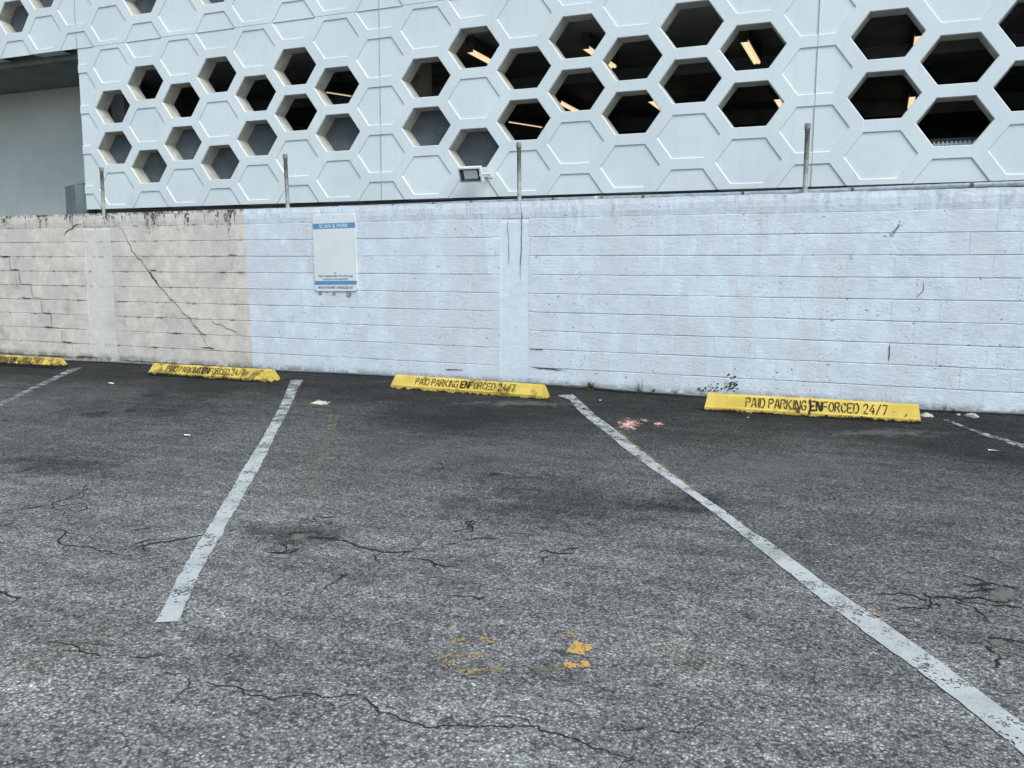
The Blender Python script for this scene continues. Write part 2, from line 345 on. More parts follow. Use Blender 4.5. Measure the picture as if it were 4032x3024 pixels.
# ------------------------------------------------------------------ garage building with hexagon facade
U = .54; DF = 22.20547 * U; AR = .77877; HX0 = -24.196 * U; HZ0 = 5.42889 * U + EYE; HP = U * AR * sqrt(3) / 2; CP = 1.5 * U
RHO = .80544 * U; TH = .26
garage = tag(empty('parking_garage', (-4, DF + 5, 0)), 'white parking garage with a hexagon relief facade rising behind the block wall', 'building')
def hexv(q, r, rad, Y):
    cx, cz = HX0 + q * CP, HZ0 + r * HP
    return [Vector((cx + rad * cos(a), Y, cz + rad * AR * sin(a))) for a in (pi * k / 3 for k in range(6))]
def clip(bm, x0, x1, z0, z1):
    for co, no in (((x0, 0, 0), (-1, 0, 0)), ((x1, 0, 0), (1, 0, 0)), ((0, 0, z0), (0, 0, -1)), ((0, 0, z1), (0, 0, 1))):
        bmesh.ops.bisect_plane(bm, geom=bm.verts[:] + bm.edges[:] + bm.faces[:], dist=1e-5, plane_co=co, plane_no=no, clear_outer=True)
OPEN = {(0,0),(0,-2),(1,1),(1,-3),(2,0),(2,-2),(3,1),(3,-3),(4,0),(4,-2),(5,1),(5,-1),(6,0),(6,-2),
        (8,0),(8,-2),(9,1),(9,-3),(10,0),(10,-2),(11,1),(11,-1),(12,0),(12,-2),(13,1),(13,-1),(14,0),(14,-2),
        (16,0),(16,-2),(17,-1),(17,-3),(18,0),(18,-2),(19,1),(19,-1),(20,0),(20,-2),(21,1),(21,-3),(22,0),(22,-2)}
SCREEN = {(0,-2),(1,-3),(2,-2),(3,-3),(4,-2),(6,-2),(8,-2),(9,-3)}
UP = {(-3,5),(-2,6),(1,5),(3,5),(-5,7),(-7,5),(0,8),(2,6),(4,6),(5,7),(6,8),(8,8),(9,7),(10,6),(12,8),(13,7),(14,6),(16,8),(17,7),(18,6),(20,8),(21,7)}
OPEN |= UP; SCREEN |= {(-3,5),(-2,6),(1,5),(3,5),(-7,5),(2,6),(4,6),(10,6),(14,6),(18,6)}
GAP = .004; REC = .015
def facade_panel(q0, q1, ra, rb):
    x0, x1 = HX0 + q0 * CP + GAP, HX0 + q1 * CP - GAP; z0, z1 = HZ0 + ra * HP + GAP, HZ0 + rb * HP - GAP
    cells = [(q, r) for q in range(q0, q1 + 1) for r in range(ra, rb + 1) if (q - r) % 2 == 0]
    bm = bmesh.new()
    for q, r in cells:
        o_ = [bm.verts.new(v) for v in hexv(q, r, U, DF)]; i_ = [bm.verts.new(v) for v in hexv(q, r, RHO, DF)]
        for k in range(6): bm.faces.new((o_[k], i_[k], i_[(k + 1) % 6], o_[(k + 1) % 6]))
    bmesh.ops.remove_doubles(bm, verts=bm.verts, dist=1e-4)
    clip(bm, x0, x1, z0, z1)
    rim = [e for e in bm.edges if e.is_boundary and all(abs(v.co.x - x0) < 1e-4 for v in e.verts) or e.is_boundary and all(abs(v.co.x - x1) < 1e-4 for v in e.verts)
           or e.is_boundary and all(abs(v.co.z - z0) < 1e-4 for v in e.verts) or e.is_boundary and all(abs(v.co.z - z1) < 1e-4 for v in e.verts)]
    ex = bmesh.ops.extrude_edge_only(bm, edges=rim)
    for v in ex['geom']:
        if isinstance(v, bmesh.types.BMVert): v.co.y += TH
    pan = bm_obj('facade_panel', bm, M_fac, None); keep(pan, garage)
    for q, r in cells:
        s = 1 - .012 / RHO
        a = hexv(q, r, RHO, DF); b = hexv(q, r, RHO * s, DF + REC)
        full = q0 < q < q1 and ra < r < rb
        if (q, r) in OPEN and full:
            c = hexv(q, r, RHO * .955, DF + TH)
            V = a + b; F1 = [(k, 6 + k, 6 + (k + 1) % 6, (k + 1) % 6) for k in range(6)]
            o = mesh_obj('opening_rim', V, F1, M_fac); o.parent = pan
            V = b + c
            o = mesh_obj('opening_reveal', V, F1, M_reveal); o.parent = pan
            if (q, r) in SCREEN:
                c2 = hexv(q, r, RHO * .99, DF + TH - .004); c3 = hexv(q, r, RHO * .99, DF + TH + .012)
                o = mesh_obj('mesh_screen', c2 + c3, [tuple(range(6)), tuple(range(11, 5, -1))] + [(k, (k + 1) % 6, 6 + (k + 1) % 6, 6 + k) for k in range(6)], M_screen)
                o.parent = pan
        else:
            bm = bmesh.new(); A_ = [bm.verts.new(v) for v in a]; B_ = [bm.verts.new(v) for v in b]
            for k in range(6): bm.faces.new((A_[k], B_[k], B_[(k + 1) % 6], A_[(k + 1) % 6]))
            bm.faces.new(B_)
            clip(bm, x0, x1, z0, z1)
            if not bm.faces: bm.free(); continue
            o = bm_obj('hexagon_panel', bm, M_fac, None); o.parent = pan
    return pan
for a, b in ((-1, 7), (7, 15), (15, 23)): facade_panel(a, b, -5, 3)
for a, b in ((-9, -1), (-1, 7), (7, 15), (15, 23)): facade_panel(a, b, 3, 11)
ZB, ZJ, ZT = HZ0 - 5 * HP, HZ0 + 3 * HP, HZ0 + 11 * HP
XL, XR = HX0 - CP, HX0 + 23 * CP
def gpart(name, *a, **k): return keep(box(name, *a, **k), garage)
for q in (7, 15):
    X = HX0 + q * CP; gpart('joint_sealant', X - .0038, X + .0038, DF + .004, DF + .024, ZB + .01, ZT, M_seal)
X = HX0 - CP; gpart('joint_sealant', X - .0038, X + .0038, DF + .004, DF + .024, ZJ + .01, ZT, M_seal)
gpart('joint_sealant', XL + .004, XR, DF + .0055, DF + .022, ZJ - .0038, ZJ + .0038, M_seal)
# structure inside
YB = 25.0
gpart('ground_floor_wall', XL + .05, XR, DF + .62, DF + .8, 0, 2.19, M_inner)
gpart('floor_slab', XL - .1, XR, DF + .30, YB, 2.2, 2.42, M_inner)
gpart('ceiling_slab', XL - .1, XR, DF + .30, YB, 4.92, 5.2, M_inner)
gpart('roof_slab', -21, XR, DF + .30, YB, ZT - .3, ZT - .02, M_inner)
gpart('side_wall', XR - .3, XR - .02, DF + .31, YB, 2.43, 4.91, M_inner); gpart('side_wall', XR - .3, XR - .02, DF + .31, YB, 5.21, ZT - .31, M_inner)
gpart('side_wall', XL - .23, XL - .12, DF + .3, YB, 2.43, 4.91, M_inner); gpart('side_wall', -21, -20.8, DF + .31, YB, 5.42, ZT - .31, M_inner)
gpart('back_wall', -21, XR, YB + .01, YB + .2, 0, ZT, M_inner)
for q in (-1, 7, 15, 23):
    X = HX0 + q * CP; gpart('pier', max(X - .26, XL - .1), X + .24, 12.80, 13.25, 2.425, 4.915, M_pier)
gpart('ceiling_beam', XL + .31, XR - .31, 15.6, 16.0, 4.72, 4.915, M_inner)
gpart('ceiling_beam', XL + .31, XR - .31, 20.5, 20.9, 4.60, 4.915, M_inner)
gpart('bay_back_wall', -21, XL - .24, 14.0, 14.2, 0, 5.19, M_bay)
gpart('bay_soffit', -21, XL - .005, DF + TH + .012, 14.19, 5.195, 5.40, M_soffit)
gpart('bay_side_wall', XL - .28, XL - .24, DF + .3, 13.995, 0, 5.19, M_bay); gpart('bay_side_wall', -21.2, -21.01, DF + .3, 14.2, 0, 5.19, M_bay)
# perforated guard seen low through the rightmost lower opening
gr = tag(empty('perforated_guard', (.8, 12.4, 2.42)), 'bright perforated metal guard seen low inside the rightmost lower hexagon opening', 'guard panel')
bm = bmesh.new()
for i in range(32): box_bm(bm, .0 + i * .05, .0 + i * .05 + .027, 12.40, 12.404, 2.43, 2.93)
for j in range(10): box_bm(bm, .0, 1.6, 12.405, 12.41, 2.44 + j * .049, 2.44 + j * .049 + .026)
keep(bm_obj('perforated_sheet', bm, simple('guard steel', (.70, .72, .72), (.78, .80, .80), 9, .5)), gr)
keep(box('top_rail', -.02, 1.63, 12.39, 12.43, 2.935, 2.965, M_clamp), gr)
for X in (-.02, .8, 1.6): keep(box('post', X, X + .03, 12.412, 12.44, 2.421, 2.93, M_clamp), gr)

def strip_light(x0, y0, x1, y1, label, z=4.7, tr=.028):
    e = empty('strip_light', ((x0 + x1) / 2, (y0 + y1) / 2, z)); L = sqrt((x1 - x0) ** 2 + (y1 - y0) ** 2)
    e.rotation_euler.z = math.atan2(y1 - y0, x1 - x0)
    box('housing', -L / 2, L / 2, -.07, .07, .02, .215, M_clamp, e, .004)
    for s in (-.03, .03) if tr > .02 else (0,):
        V, Fc = tube_data([(-L / 2 + .02, s, 0), (L / 2 - .02, s, 0)], tr, 8); mesh_obj('tube', V, Fc, M_tube, e, True)
    for s in (-1, 1): box('end_cap', s * (L / 2 - .01) - .012, s * (L / 2 - .01) + .012, -.06, .06, -.025, .019, M_clamp, e)
    tag(e, label, 'ceiling light', 'lit strip lights under the garage ceiling')
for a in [(-6.15, 12.62, -6.15, 13.9, 'lit yellow strip light, nearest the facade, in the top opening left of the middle post'),
          (-6.25, 16.95, -6.25, 18.25, 'lit yellow strip light deep inside, in the lower left opening above the middle post'),
          (-4.4, 13.1, -4.36, 14.5, 'lit yellow strip light in the high opening right of the middle post'),
          (-4.49, 17.5, -4.49, 18.9, 'lit yellow strip light just showing at the right rim of a lower opening'),
          (-2.09, 13.6, -2.09, 15.1, 'broad lit yellow strip light in the opening left of the right panel joint'),
          (-2.12, 18.2, -2.12, 19.6, 'lit yellow strip light at the right rim of the opening beside the right post'),
          (.30, 14.2, .30, 15.6, 'lit yellow strip light at the upper right opening edge, nearest the right border'),
          (.35, 18.9, .35, 20.3, 'lit yellow twin strip light low in the opening right of the right post'),
          (-8.18, 18.74, -7.69, 19.79, 'thin slanting wire drawn as a glowing strip in the opening behind the middle post tip', 4.7, .012),  # a thin wire, built here with a glowing tube and housing
          (-10.15, 14.41, -9.88, 14.97, 'short thin wire drawn as a glowing strip in an opening above the sign, leftmost of all', 4.7, .009)]:  # another thin wire given the glow of a lamp tube
    strip_light(*a)

# flood light on the facade
fl = tag(empty('flood_light', (-5.70, DF, 2.70)), 'white square flood light fixed to the hexagon facade below an opening', 'flood light')
def flpart(name, V, F, m): return mesh_obj(name, V, F, m, fl)
def frustum(w0, h0, y0, w1, h1, y1, dz0=0, dz1=0):
    V = [(-w0, y0, -h0 + dz0), (w0, y0, -h0 + dz0), (w0, y0, h0 + dz0), (-w0, y0, h0 + dz0), (-w1, y1, -h1 + dz1), (w1, y1, -h1 + dz1), (w1, y1, h1 + dz1), (-w1, y1, h1 + dz1)]
    return V
tilt = 1.14 * Matrix.Rotation(radians(24), 3, 'X') @ Matrix.Rotation(radians(0), 3, 'Z')
def tl(V): return [tilt @ Vector(v) + Vector((0, -.23, 0)) for v in V]
BX = [(0, 1, 2, 3), (4, 7, 6, 5), (0, 4, 5, 1), (1, 5, 6, 2), (2, 6, 7, 3), (3, 7, 4, 0)]
flpart('housing', tl(frustum(.158, .098, -.03, .158, .098, .03)), [f for f in BX if f != (0, 1, 2, 3)], M_lampw)
flpart('back_fins', tl(frustum(.12, .075, .031, .10, .06, .075)), BX, M_lampw)
flpart('frame', tl(frustum(.158, .098, -.0305, .140, .080, -.036)), BX[2:], M_lampw)
flpart('reflector', tl(frustum(.140, .080, -.036, .098, .056, -.0121)), BX[2:], M_lampb)
flpart('lens', tl(frustum(.098, .056, -.012, .08, .04, -.0115)), [(0, 1, 2, 3)], M_lampg)
keep(tube('bracket', [(-5.535, DF - .23, 2.70), (-5.50, DF - .23, 2.70), (-5.50, DF - .05, 2.72), (-5.50, DF - .004, 2.72)], .011, M_lampw), fl)
keep(box('mounting_plate', -5.55, -5.45, DF - .012, DF - .0005, 2.66, 2.78, M_lampw, bev=.003), fl)
keep(box('bracket_arm', -5.545, -5.533, DF - .27, DF - .18, 2.66, 2.74, M_lampw), fl)

# grey cabinet at the bay corner
cb = tag(empty('utility_cabinet', (-14.2, DF + .2, 2.1)), 'grey metal cabinet standing in the recessed bay at its right corner', 'cabinet')
V = [(-14.74, 12.28, 2.05), (-14.18, 12.03, 2.05), (-13.93, 12.06, 2.05), (-13.93, 12.26, 2.05), (-14.10, 12.60, 2.05), (-14.70, 12.60, 2.05)]
V2 = [(a, b, 2.86) for a, b, c in V]
keep(mesh_obj('body', V + V2, [(5, 4, 3, 2, 1, 0), (6, 7, 8, 9, 10, 11)] + [(k, (k + 1) % 6, 6 + (k + 1) % 6, 6 + k) for k in range(6)], M_cab), cb)
keep(box('lid', -14.16, -13.93, 12.05, 12.25, 2.863, 2.875, M_clamp), cb)
keep(box('stand', -14.60, -14.15, 12.28, 12.58, 0, 2.049, M_cab), cb)

# ------------------------------------------------------------------ block wall
wall = tag(empty('block_wall', (-5, YW, 0)), 'painted concrete block wall, dirty beige at its left end and white along the rest', 'wall')
ZTOP, Z0, CH, BL = 2.03, .011, .2040, .4064
WX0, WX1 = -16.0, 6.0
bm = bmesh.new(); box_bm(bm, WX0, WX1, YW + .012, YW + .19, -.08, ZTOP - .02); keep(bm_obj('mortar_core', bm, M_block), wall)
def cx_of(px, py): return on_plane(px, py, YW).x
COLS = [(cx_of(*dsp(188, 620)), cx_of(*dsp(246, 620))), (cx_of(*dsp(1081, 620)), cx_of(*dsp(1143, 620))), (2.25, 2.6), (-16.2, -15.9)]
# block variants (origin at the lower left front corner)
def block_data(gap, jit, seed):
    r = random.Random(seed); g, h, c, D = .0006, gap / 2, .0045, .024
    j = lambda a: r.uniform(-a, a)
    V = []
    for (u, v) in ((0, 0), (1, 0), (1, 1), (0, 1)):
        V.append((g if u == 0 else BL - g, j(.0008), (h + c if v == 0 else CH - h - c) + j(jit)))
    for (u, v) in ((0, 0), (1, 0), (1, 1), (0, 1)):
        V.append((g if u == 0 else BL - g, c * 1.2, (h if v == 0 else CH - h) + j(jit)))
    for (u, v) in ((0, 0), (1, 0), (1, 1), (0, 1)):
        V.append((g if u == 0 else BL - g, D, h if v == 0 else CH - h))
    F = [(0, 1, 2, 3)]
    for k in range(4):
        k2 = (k + 1) % 4; F.append((k, 4 + k, 4 + k2, k2)); F.append((4 + k, 8 + k, 8 + k2, 4 + k2))
    return V, F
BV = []
for i in range(10):
    V, F = block_data((.0062, .0048, .0078, .0014, .0055)[i % 5], .0016, i)
    me = bpy.data.meshes.new('block'); me.from_pydata(V, [], F); me.update(); me.materials.append(M_block); BV.append(me)
rest_V, rest_F = [], []
for cidx in range(9):
    zz = Z0 + cidx * CH
    spans = []; edges = sorted(COLS); cur = WX0
    for a, b in edges:
        if a - cur > .05 and cur < WX1: spans.append((cur, a))
        cur = b
    spans.append((cur, WX1))
    for a, b in spans:
        off = (BL / 2 if cidx % 2 else 0); xx = a
        first = True
        while b - xx > .03:
            L = BL - off if first and off else BL; first = False
            L = min(L, b - xx)
            if b - xx - L < .06: L = b - xx
            me = rnd.choice(BV); dy = rnd.uniform(-.0009, .0009)
            if -12.05 < xx + L * .5 < 1.35 and not (L < .0):
                o = bpy.data.objects.new('block', me); col.objects.link(o); o.parent = wall
                o.location = (xx + 5, dy, zz); o.scale.x = L / BL
            else:
                n0 = len(rest_V); rest_V += [(xx + v.co.x * L / BL, YW + v.co.y + dy, zz + v.co.z) for v in me.vertices]
                rest_F += [tuple(n0 + k for k in p.vertices) for p in me.polygons]
            xx += L
ro = keep(mesh_obj('far_blocks', rest_V, rest_F, M_block), wall); ro['kind'] = 'stuff'
# cast tie beam with a ragged painted top edge, and the tie columns
def rough_slab(name, x0, x1, z0, z1, y0, y1, top_rough, step=.05, side_rough=0):
    nx_ = max(4, int((x1 - x0) / step)); rows = max(2, int((z1 - z0) / .05)); V = []; F = []
    for i in range(nx_ + 1):
        xx = x0 + (x1 - x0) * i / nx_
        for j in range(rows + 1):
            zc = z0 + (z1 - z0) * j / rows; t = j / rows
            p = Vector((xx * 3.1, 1.7, zc * 3.1)); dy = .004 * mnoise.noise(p) + .002 * mnoise.noise(p * 6)
            dz = top_rough * (mnoise.noise(Vector((xx * 5, 3, 0))) * .6 + mnoise.noise(Vector((xx * 23, 8, 0))) * .5) if j == rows else 0
            dx = side_rough * mnoise.noise(Vector((xx, 5, zc * 7))) if i in (0, nx_) else 0
            V.append((xx + dx, y0 + dy + (.006 if j == rows or j == 0 else 0), zc + dz))
    n = rows + 1
    for i in range(nx_):
        for j in range(rows): F.append((i * n + j, (i + 1) * n + j, (i + 1) * n + j + 1, i * n + j + 1))
    # back top edge
    b0 = len(V)
    for i in range(nx_ + 1): v = V[i * n + rows]; V.append((v[0], y1, v[2]))
    b1 = len(V)
    for i in range(nx_ + 1): v = V[i * n]; V.append((v[0], y1, v[2]))
    for i in range(nx_):
        F.append((i * n + rows, (i + 1) * n + rows, b0 + i + 1, b0 + i)); F.append((i * n, b1 + i, b1 + i + 1, (i + 1) * n))
        F.append((b0 + i, b0 + i + 1, b1 + i + 1, b1 + i))
    F.append(tuple(range(0, n)) + (b0, b1)); k = nx_ * n; F.append(tuple(range(k + n - 1, k - 1, -1)) + (b1 + nx_, b0 + nx_))
    return mesh_obj(name, V, F, M_col if side_rough else M_block, None, False)
keep(rough_slab('tie_beam', WX0, WX1, Z0 + 9 * CH + .002, ZTOP, YW - .002, YW + .2, .010), wall)
for a, b in COLS[:3]: keep(rough_slab('tie_column', a - .09, b + .09, -.06, Z0 + 9 * CH, YW + .0045, YW + .1, 0, .04, .16), wall)

# crack lines
def fractal(pts, amp, it=3, seed=0):
    r = random.Random(seed); pts = [Vector(p) for p in pts]
    for k in range(it):
        out = [pts[0]]
        for a, b in zip(pts, pts[1:]):
            d = b - a; n = Vector((-d.y, d.x, 0)) if abs(d.z) < 1e-9 or abs(d.y) > 1e-9 else Vector((-d.z, 0, d.x))
            out += [(a + b) / 2 + n * r.uniform(-amp, amp), b]
        pts = out
    return pts
def ribbon(name, pts, wdt, mat, parent, normal, lift, seed=0, taper=True):
    r = random.Random(seed); V = []; F = []; n = len(pts)
    for i, p in enumerate(pts):
        d = (pts[min(i + 1, n - 1)] - pts[max(i - 1, 0)]).normalized(); s = d.cross(normal).normalized()
        t = min(1, 4 * i / n + .15, 4 * (n - 1 - i) / n + .15) if taper else 1
        a, b = wdt * t * r.uniform(.3, 1), wdt * t * r.uniform(.3, 1)
        V += [p + s * a + normal * lift, p - s * b + normal * lift]
    for i in range(n - 1): F.append((2 * i, 2 * i + 1, 2 * i + 3, 2 * i + 2))
    return keep(mesh_obj(name, V, F, mat), parent) if parent else mesh_obj(name, V, F, mat)
NW = Vector((0, -1, 0))
M_wcrack = simple('wall crack', (.035, .03, .026), (.10, .085, .07), 30, 1, .1)
def wall_crack(z, P, wdt, amp=.12, seed=1, it=3): ribbon('crack', fractal([on_plane(*z(*p), YW) for p in P], amp, it, seed), wdt, M_wcrack, wall, NW, .0055, seed)
wall_crack(zW, [(680,230),(740,300),(790,380),(820,455),(880,510),(925,580),(990,670),(1050,740),(1110,800),(1185,870),(1215,930),(1260,990),(1300,1060)], .0065)
wall_crack(zW, [(925,578),(950,620),(985,668)], .015, seed=2)
wall_crack(zW, [(1195,880),(1240,950),(1275,975),(1278,1010)], .006, seed=3)
wall_crack(zW, [(-20,440),(5,485),(60,487),(65,570),(118,573),(130,660),(190,662),(205,745),(255,750),(265,838),(318,842),(325,930),(385,935),(390,1020),(450,1025),(455,1100)], .0055, .04, 4, 2)
wall_crack(zW, [(1300,870),(1340,910),(1430,940),(1500,985)], .005, seed=5)
wall_crack(zW, [(400,360),(430,320),(510,290)], .010, seed=6)
wall_crack(zX, [(1185,150),(1195,240),(1193,330),(1188,500),(1187,640)], .006, .03, 7)
wall_crack(zX, [(1105,260),(1112,400),(1108,560)], .004, .03, 8)
wall_crack(zY, [(1395,690),(1385,760),(1345,795)], .004, .08, 9); wall_crack(zY, [(1205,1040),(1200,1140)], .006, .05, 10)
for k, P in enumerate([[(60,487),(5,487)],[(120,573),(70,573)],[(930,576),(975,576)],[(1420,482),(1480,484)],[(200,748),(130,745)],[(385,1020),(450,1026)],[(1250,1055),(1340,1062)],[(330,930),(270,922)],[(725,1140),(860,1143)],[(470,1105),(610,1122)]]):
    wall_crack(zW, P, .010, .05, 20 + k)
for k, P in enumerate([[(1235,1065),(1330,1070)],[(1240,1178),(1480,1195)],[(710,1190),(830,1197)]]): wall_crack(zX, P, .008, .03, 40 + k)
# adhesive discs under the sign
zS = zoomer(1100, 780, 3.95)
for cxp, cyp, rp in ((640, 1470, 36), (750, 1465, 15), (850, 1480, 34), (1083, 1487, 50)):
    c = on_plane(*zS(cxp, cyp), YW); e = on_plane(*zS(cxp, cyp + rp), YW); R = (c - e).length
    V = [c + Vector((R * cos(t) * rnd.uniform(.94, 1.05), -.006, R * sin(t) * rnd.uniform(.94, 1.05))) for t in (2 * pi * k / 20 for k in range(20))]
    V += [v + Vector((0, .004, 0)) for v in V]
    keep(mesh_obj('adhesive_patch', V, [tuple(range(20))] + [(k, 20 + k, 20 + (k + 1) % 20, (k + 1) % 20) for k in range(20)], M_glue), wall)
# moss on the wall foot
def blob(cx, cz, r, seed, Y):
    rr = random.Random(seed); n = 9; V = [Vector((cx, Y - .012, cz))]
    V += [Vector((cx + r * rr.uniform(.4, 1.3) * cos(2 * pi * k / n), Y + .002, cz + r * rr.uniform(.3, .9) * sin(2 * pi * k / n))) for k in range(n)]
    return V, [(0, 1 + k, 1 + (k + 1) % n) for k in range(n)]
V, F = [], []
for k in range(70):
    px, py = (rnd.gauss(245, 70), 1300 - abs(rnd.gauss(0, 22))) if k < 40 else (rnd.gauss(340, 16), 1290 - abs(rnd.gauss(0, 38)))
    p = on_plane(*zY(px, py), YW); v, f = blob(p.x, p.z, rnd.uniform(.004, .016), k, YW - .002); n0 = len(V); V += v; F += [tuple(n0 + i for i in q) for q in f]
mo = keep(mesh_obj('moss_growth', V, F, M_moss), wall); mo['kind'] = 'stuff'

# hook on the wall
p0 = on_plane(2632 + 1222 / 1.383, 600 + 440 / 1.383, YW); p1 = on_plane(2632 + 1260 / 1.383, 600 + 392 / 1.383, YW - .03)
hk = tag(empty('wall_hook', p0), 'small steel rod sticking out of the white wall near its upper right', 'hook')
keep(tube('rod', [p0 + Vector((0, .02, 0)), p0 + Vector((0, -.012, 0)), p1], .009, M_rod), hk)
keep(tube('base', [p0 + Vector((0, .01, 0)), p0 + Vector((0, -.008, 0))], .02, M_rod), hk)

# fence posts and pipe along the wall top
for (px, py, qx, qy), lab in zip(((219, 362, 224, 455), (616, 333, 622, 448), (1121, 308, 1122, 440), (1745, 267, 1739, 417)),
        ('short capped grey post on the wall top at its beige end', 'short capped grey post on the wall top above the left edge of the sign',
         'short capped grey post on the wall top over the smooth white wall column', 'tall capped rusty grey post on the wall top, rightmost of the posts')):
    t = on_plane(*dsp(px, py), YW + .075); b = on_plane(*dsp(qx, qy), YW + .075); b.z = ZTOP - .03
    e = tag(empty('fence_post', b), lab, 'post', 'capped posts along the wall top')
    keep(tube('pipe', [b, t - Vector((0, 0, .03))], .0235, M_post, n=14), e)
    keep(tube('collar', [t - Vector((0, 0, .075)), t - Vector((0, 0, .05))], .0255, M_clamp, n=14), e)
    keep(tube('cap', [t - Vector((0, 0, .052)), t - Vector((0, 0, .046)), t - Vector((0, 0, .006)), t], [.027, .0295, .0295, .026], M_rust, n=14), e)
pp = tag(empty('wall_top_pipe', (-5, YW + .135, ZTOP)), 'long galvanised pipe lying along the top of the block wall', 'pipe')
zt = lambda X: 2.040 + .0055 * (X + 4) + .004 * sin(X * 1.3)
PX = [-10.35 + .33 * i for i in range(50)]
keep(tube('pipe', [(X, YW + .135, zt(X)) for X in PX], .0225, M_galv, n=14), pp)
for px in (1550, 1709, 1857, 2180, 2533, 2926, 3355, 3823):
    X = on_plane(px, 770, YW + .135).x
    keep(tube('clamp', [(X - .012, YW + .135, zt(X)), (X + .012, YW + .135, zt(X))], .028, M_clamp, n=14), pp)
    keep(box('clamp_foot', X - .014, X + .014, YW + .108, YW + .162, ZTOP - .03, zt(X) - .012, M_clamp), pp)
for px in (1350, 2360, 3150):
    X = on_plane(px, 770, YW + .135).x
    keep(tube('coupling', [(X - .05, YW + .135, zt(X)), (X + .05, YW + .135, zt(X))], .0262, M_galv, n=14), pp)

# sign
SW, SH = .6096, .9144
sc_ = (on_plane(*dsp(676, 467), YW) + on_plane(*dsp(768, 462), YW) + on_plane(*dsp(681, 628), YW) + on_plane(*dsp(773, 627), YW)) / 4
sg = tag(empty('parking_sign', (sc_.x, YW - .012, sc_.z)), 'white rectangular parking sign with two blue bands fixed to the white wall', 'sign')
sg.rotation_euler.y = radians(-.9)
def rrect(w, h, r, n=6):
    P = []
    for cx, cz, a0 in ((w / 2 - r, h / 2 - r, 0), (-w / 2 + r, h / 2 - r, 90), (-w / 2 + r, -h / 2 + r, 180), (w / 2 - r, -h / 2 + r, 270)):
        P += [(cx + r * cos(radians(a0 + 90 * k / n)), cz + r * sin(radians(a0 + 90 * k / n))) for k in range(n + 1)]
    return P
P = rrect(SW, SH, .035); n = len(P)
mesh_obj('sign_panel', [(a, 0, b) for a, b in P] + [(a, .011, b) for a, b in P], [tuple(range(n - 1, -1, -1)), tuple(range(n, 2 * n))] + [(k, n + k, n + (k + 1) % n, (k + 1) % n)[::-1] for k in range(n)], M_signw, sg)
def band(z0, z1): mesh_obj('blue_band', [(-SW / 2 + .001, -.0012, z0), (SW / 2 - .001, -.0012, z0), (SW / 2 - .001, -.0012, z1), (-SW / 2 + .001, -.0012, z1)], [(0, 1, 2, 3)], M_signb, sg)
T = SH / 2
band(T - .166, T - .103); band(T - .838, T - .791)
def text(body, width, cap, z, mat, parent, y=-.0024, bold=0):
    cu = bpy.data.curves.new('t', 'FONT'); cu.body = body; cu.align_x = 'CENTER'; cu.align_y = 'CENTER'; cu.offset = bold
    ob = bpy.data.objects.new('t', cu); col.objects.link(ob)
    bpy.context.view_layer.update()
    me = bpy.data.meshes.new_from_object(ob.evaluated_get(bpy.context.evaluated_depsgraph_get())); bpy.data.objects.remove(ob)
    X = [v.co.x for v in me.vertices]; Yv = [v.co.y for v in me.vertices]
    sx = width / (max(X) - min(X)); sy = cap / (max(Yv) - min(Yv)); mx, my = (max(X) + min(X)) / 2, (max(Yv) + min(Yv)) / 2
    for v in me.vertices: v.co = Vector(((v.co.x - mx) * sx, y, z + (v.co.y - my) * sy))
    me.materials.append(mat); me.name = 'lettering'
    o = bpy.data.objects.new('lettering', me); col.objects.link(o); o.parent = parent; o['kind'] = 'stuff'; return o
text('SCAN & PARK', .42, .044, T - .135, M_signw, sg, bold=.012)
text('OR', .036, .017, T - .697, M_signk, sg, bold=.01)
text('TEXT "PARK1396" TO (727-563)', .50, .030, T - .738, M_signk, sg, bold=.012)
text('LICENSE PLATE REQUIRED', .357, .021, T - .773, M_signk, sg, bold=.012)
text('PRIVATE PROPERTY ENFORCED 24/7', .50, .031, T - .872, M_signk, sg, bold=.01)
V = [(.006 * cos(2 * pi * k / 12), -.0015, T - .042 + .006 * sin(2 * pi * k / 12)) for k in range(12)]
mesh_obj('mounting_hole', V, [tuple(range(12))], M_signk, sg)

# ------------------------------------------------------------------ conduit on the ground along the wall
bp = [(133, 784), (230, 785), (300, 790), (420, 795), (560, 801), (650, 806), (720, 805), (800, 812), (900, 822), (1040, 830), (1190, 834), (1240, 834), (1290, 837), (1340, 842), (1420, 848), (1500, 855), (1600, 862), (1750, 872), (1900, 881), (2000, 884), (2100, 889), (2212, 894), (2330, 899)]
cp = []
for a, b in bp:
    p = on_plane(*dsp(a, b), YW - .03); p.z = max(p.z, gz(p.x, YW - .03) + .0145); cp.append(p)
cn = tag(empty('conduit', (-4, YW - .03, 0)), 'thin grey conduit running on the asphalt along the foot of the wall', 'conduit')
keep(tube('pipe', cp, .0135, M_cond, n=10), cn)
for px, py in ((zR(1050, 480)), zP(1020, 280)):
    p = on_plane(px, py, YW - .03); keep(tube('clip', [p - Vector((.012, 0, 0)), p + Vector((.012, 0, 0))], .0165, M_clamp, n=10), cn)

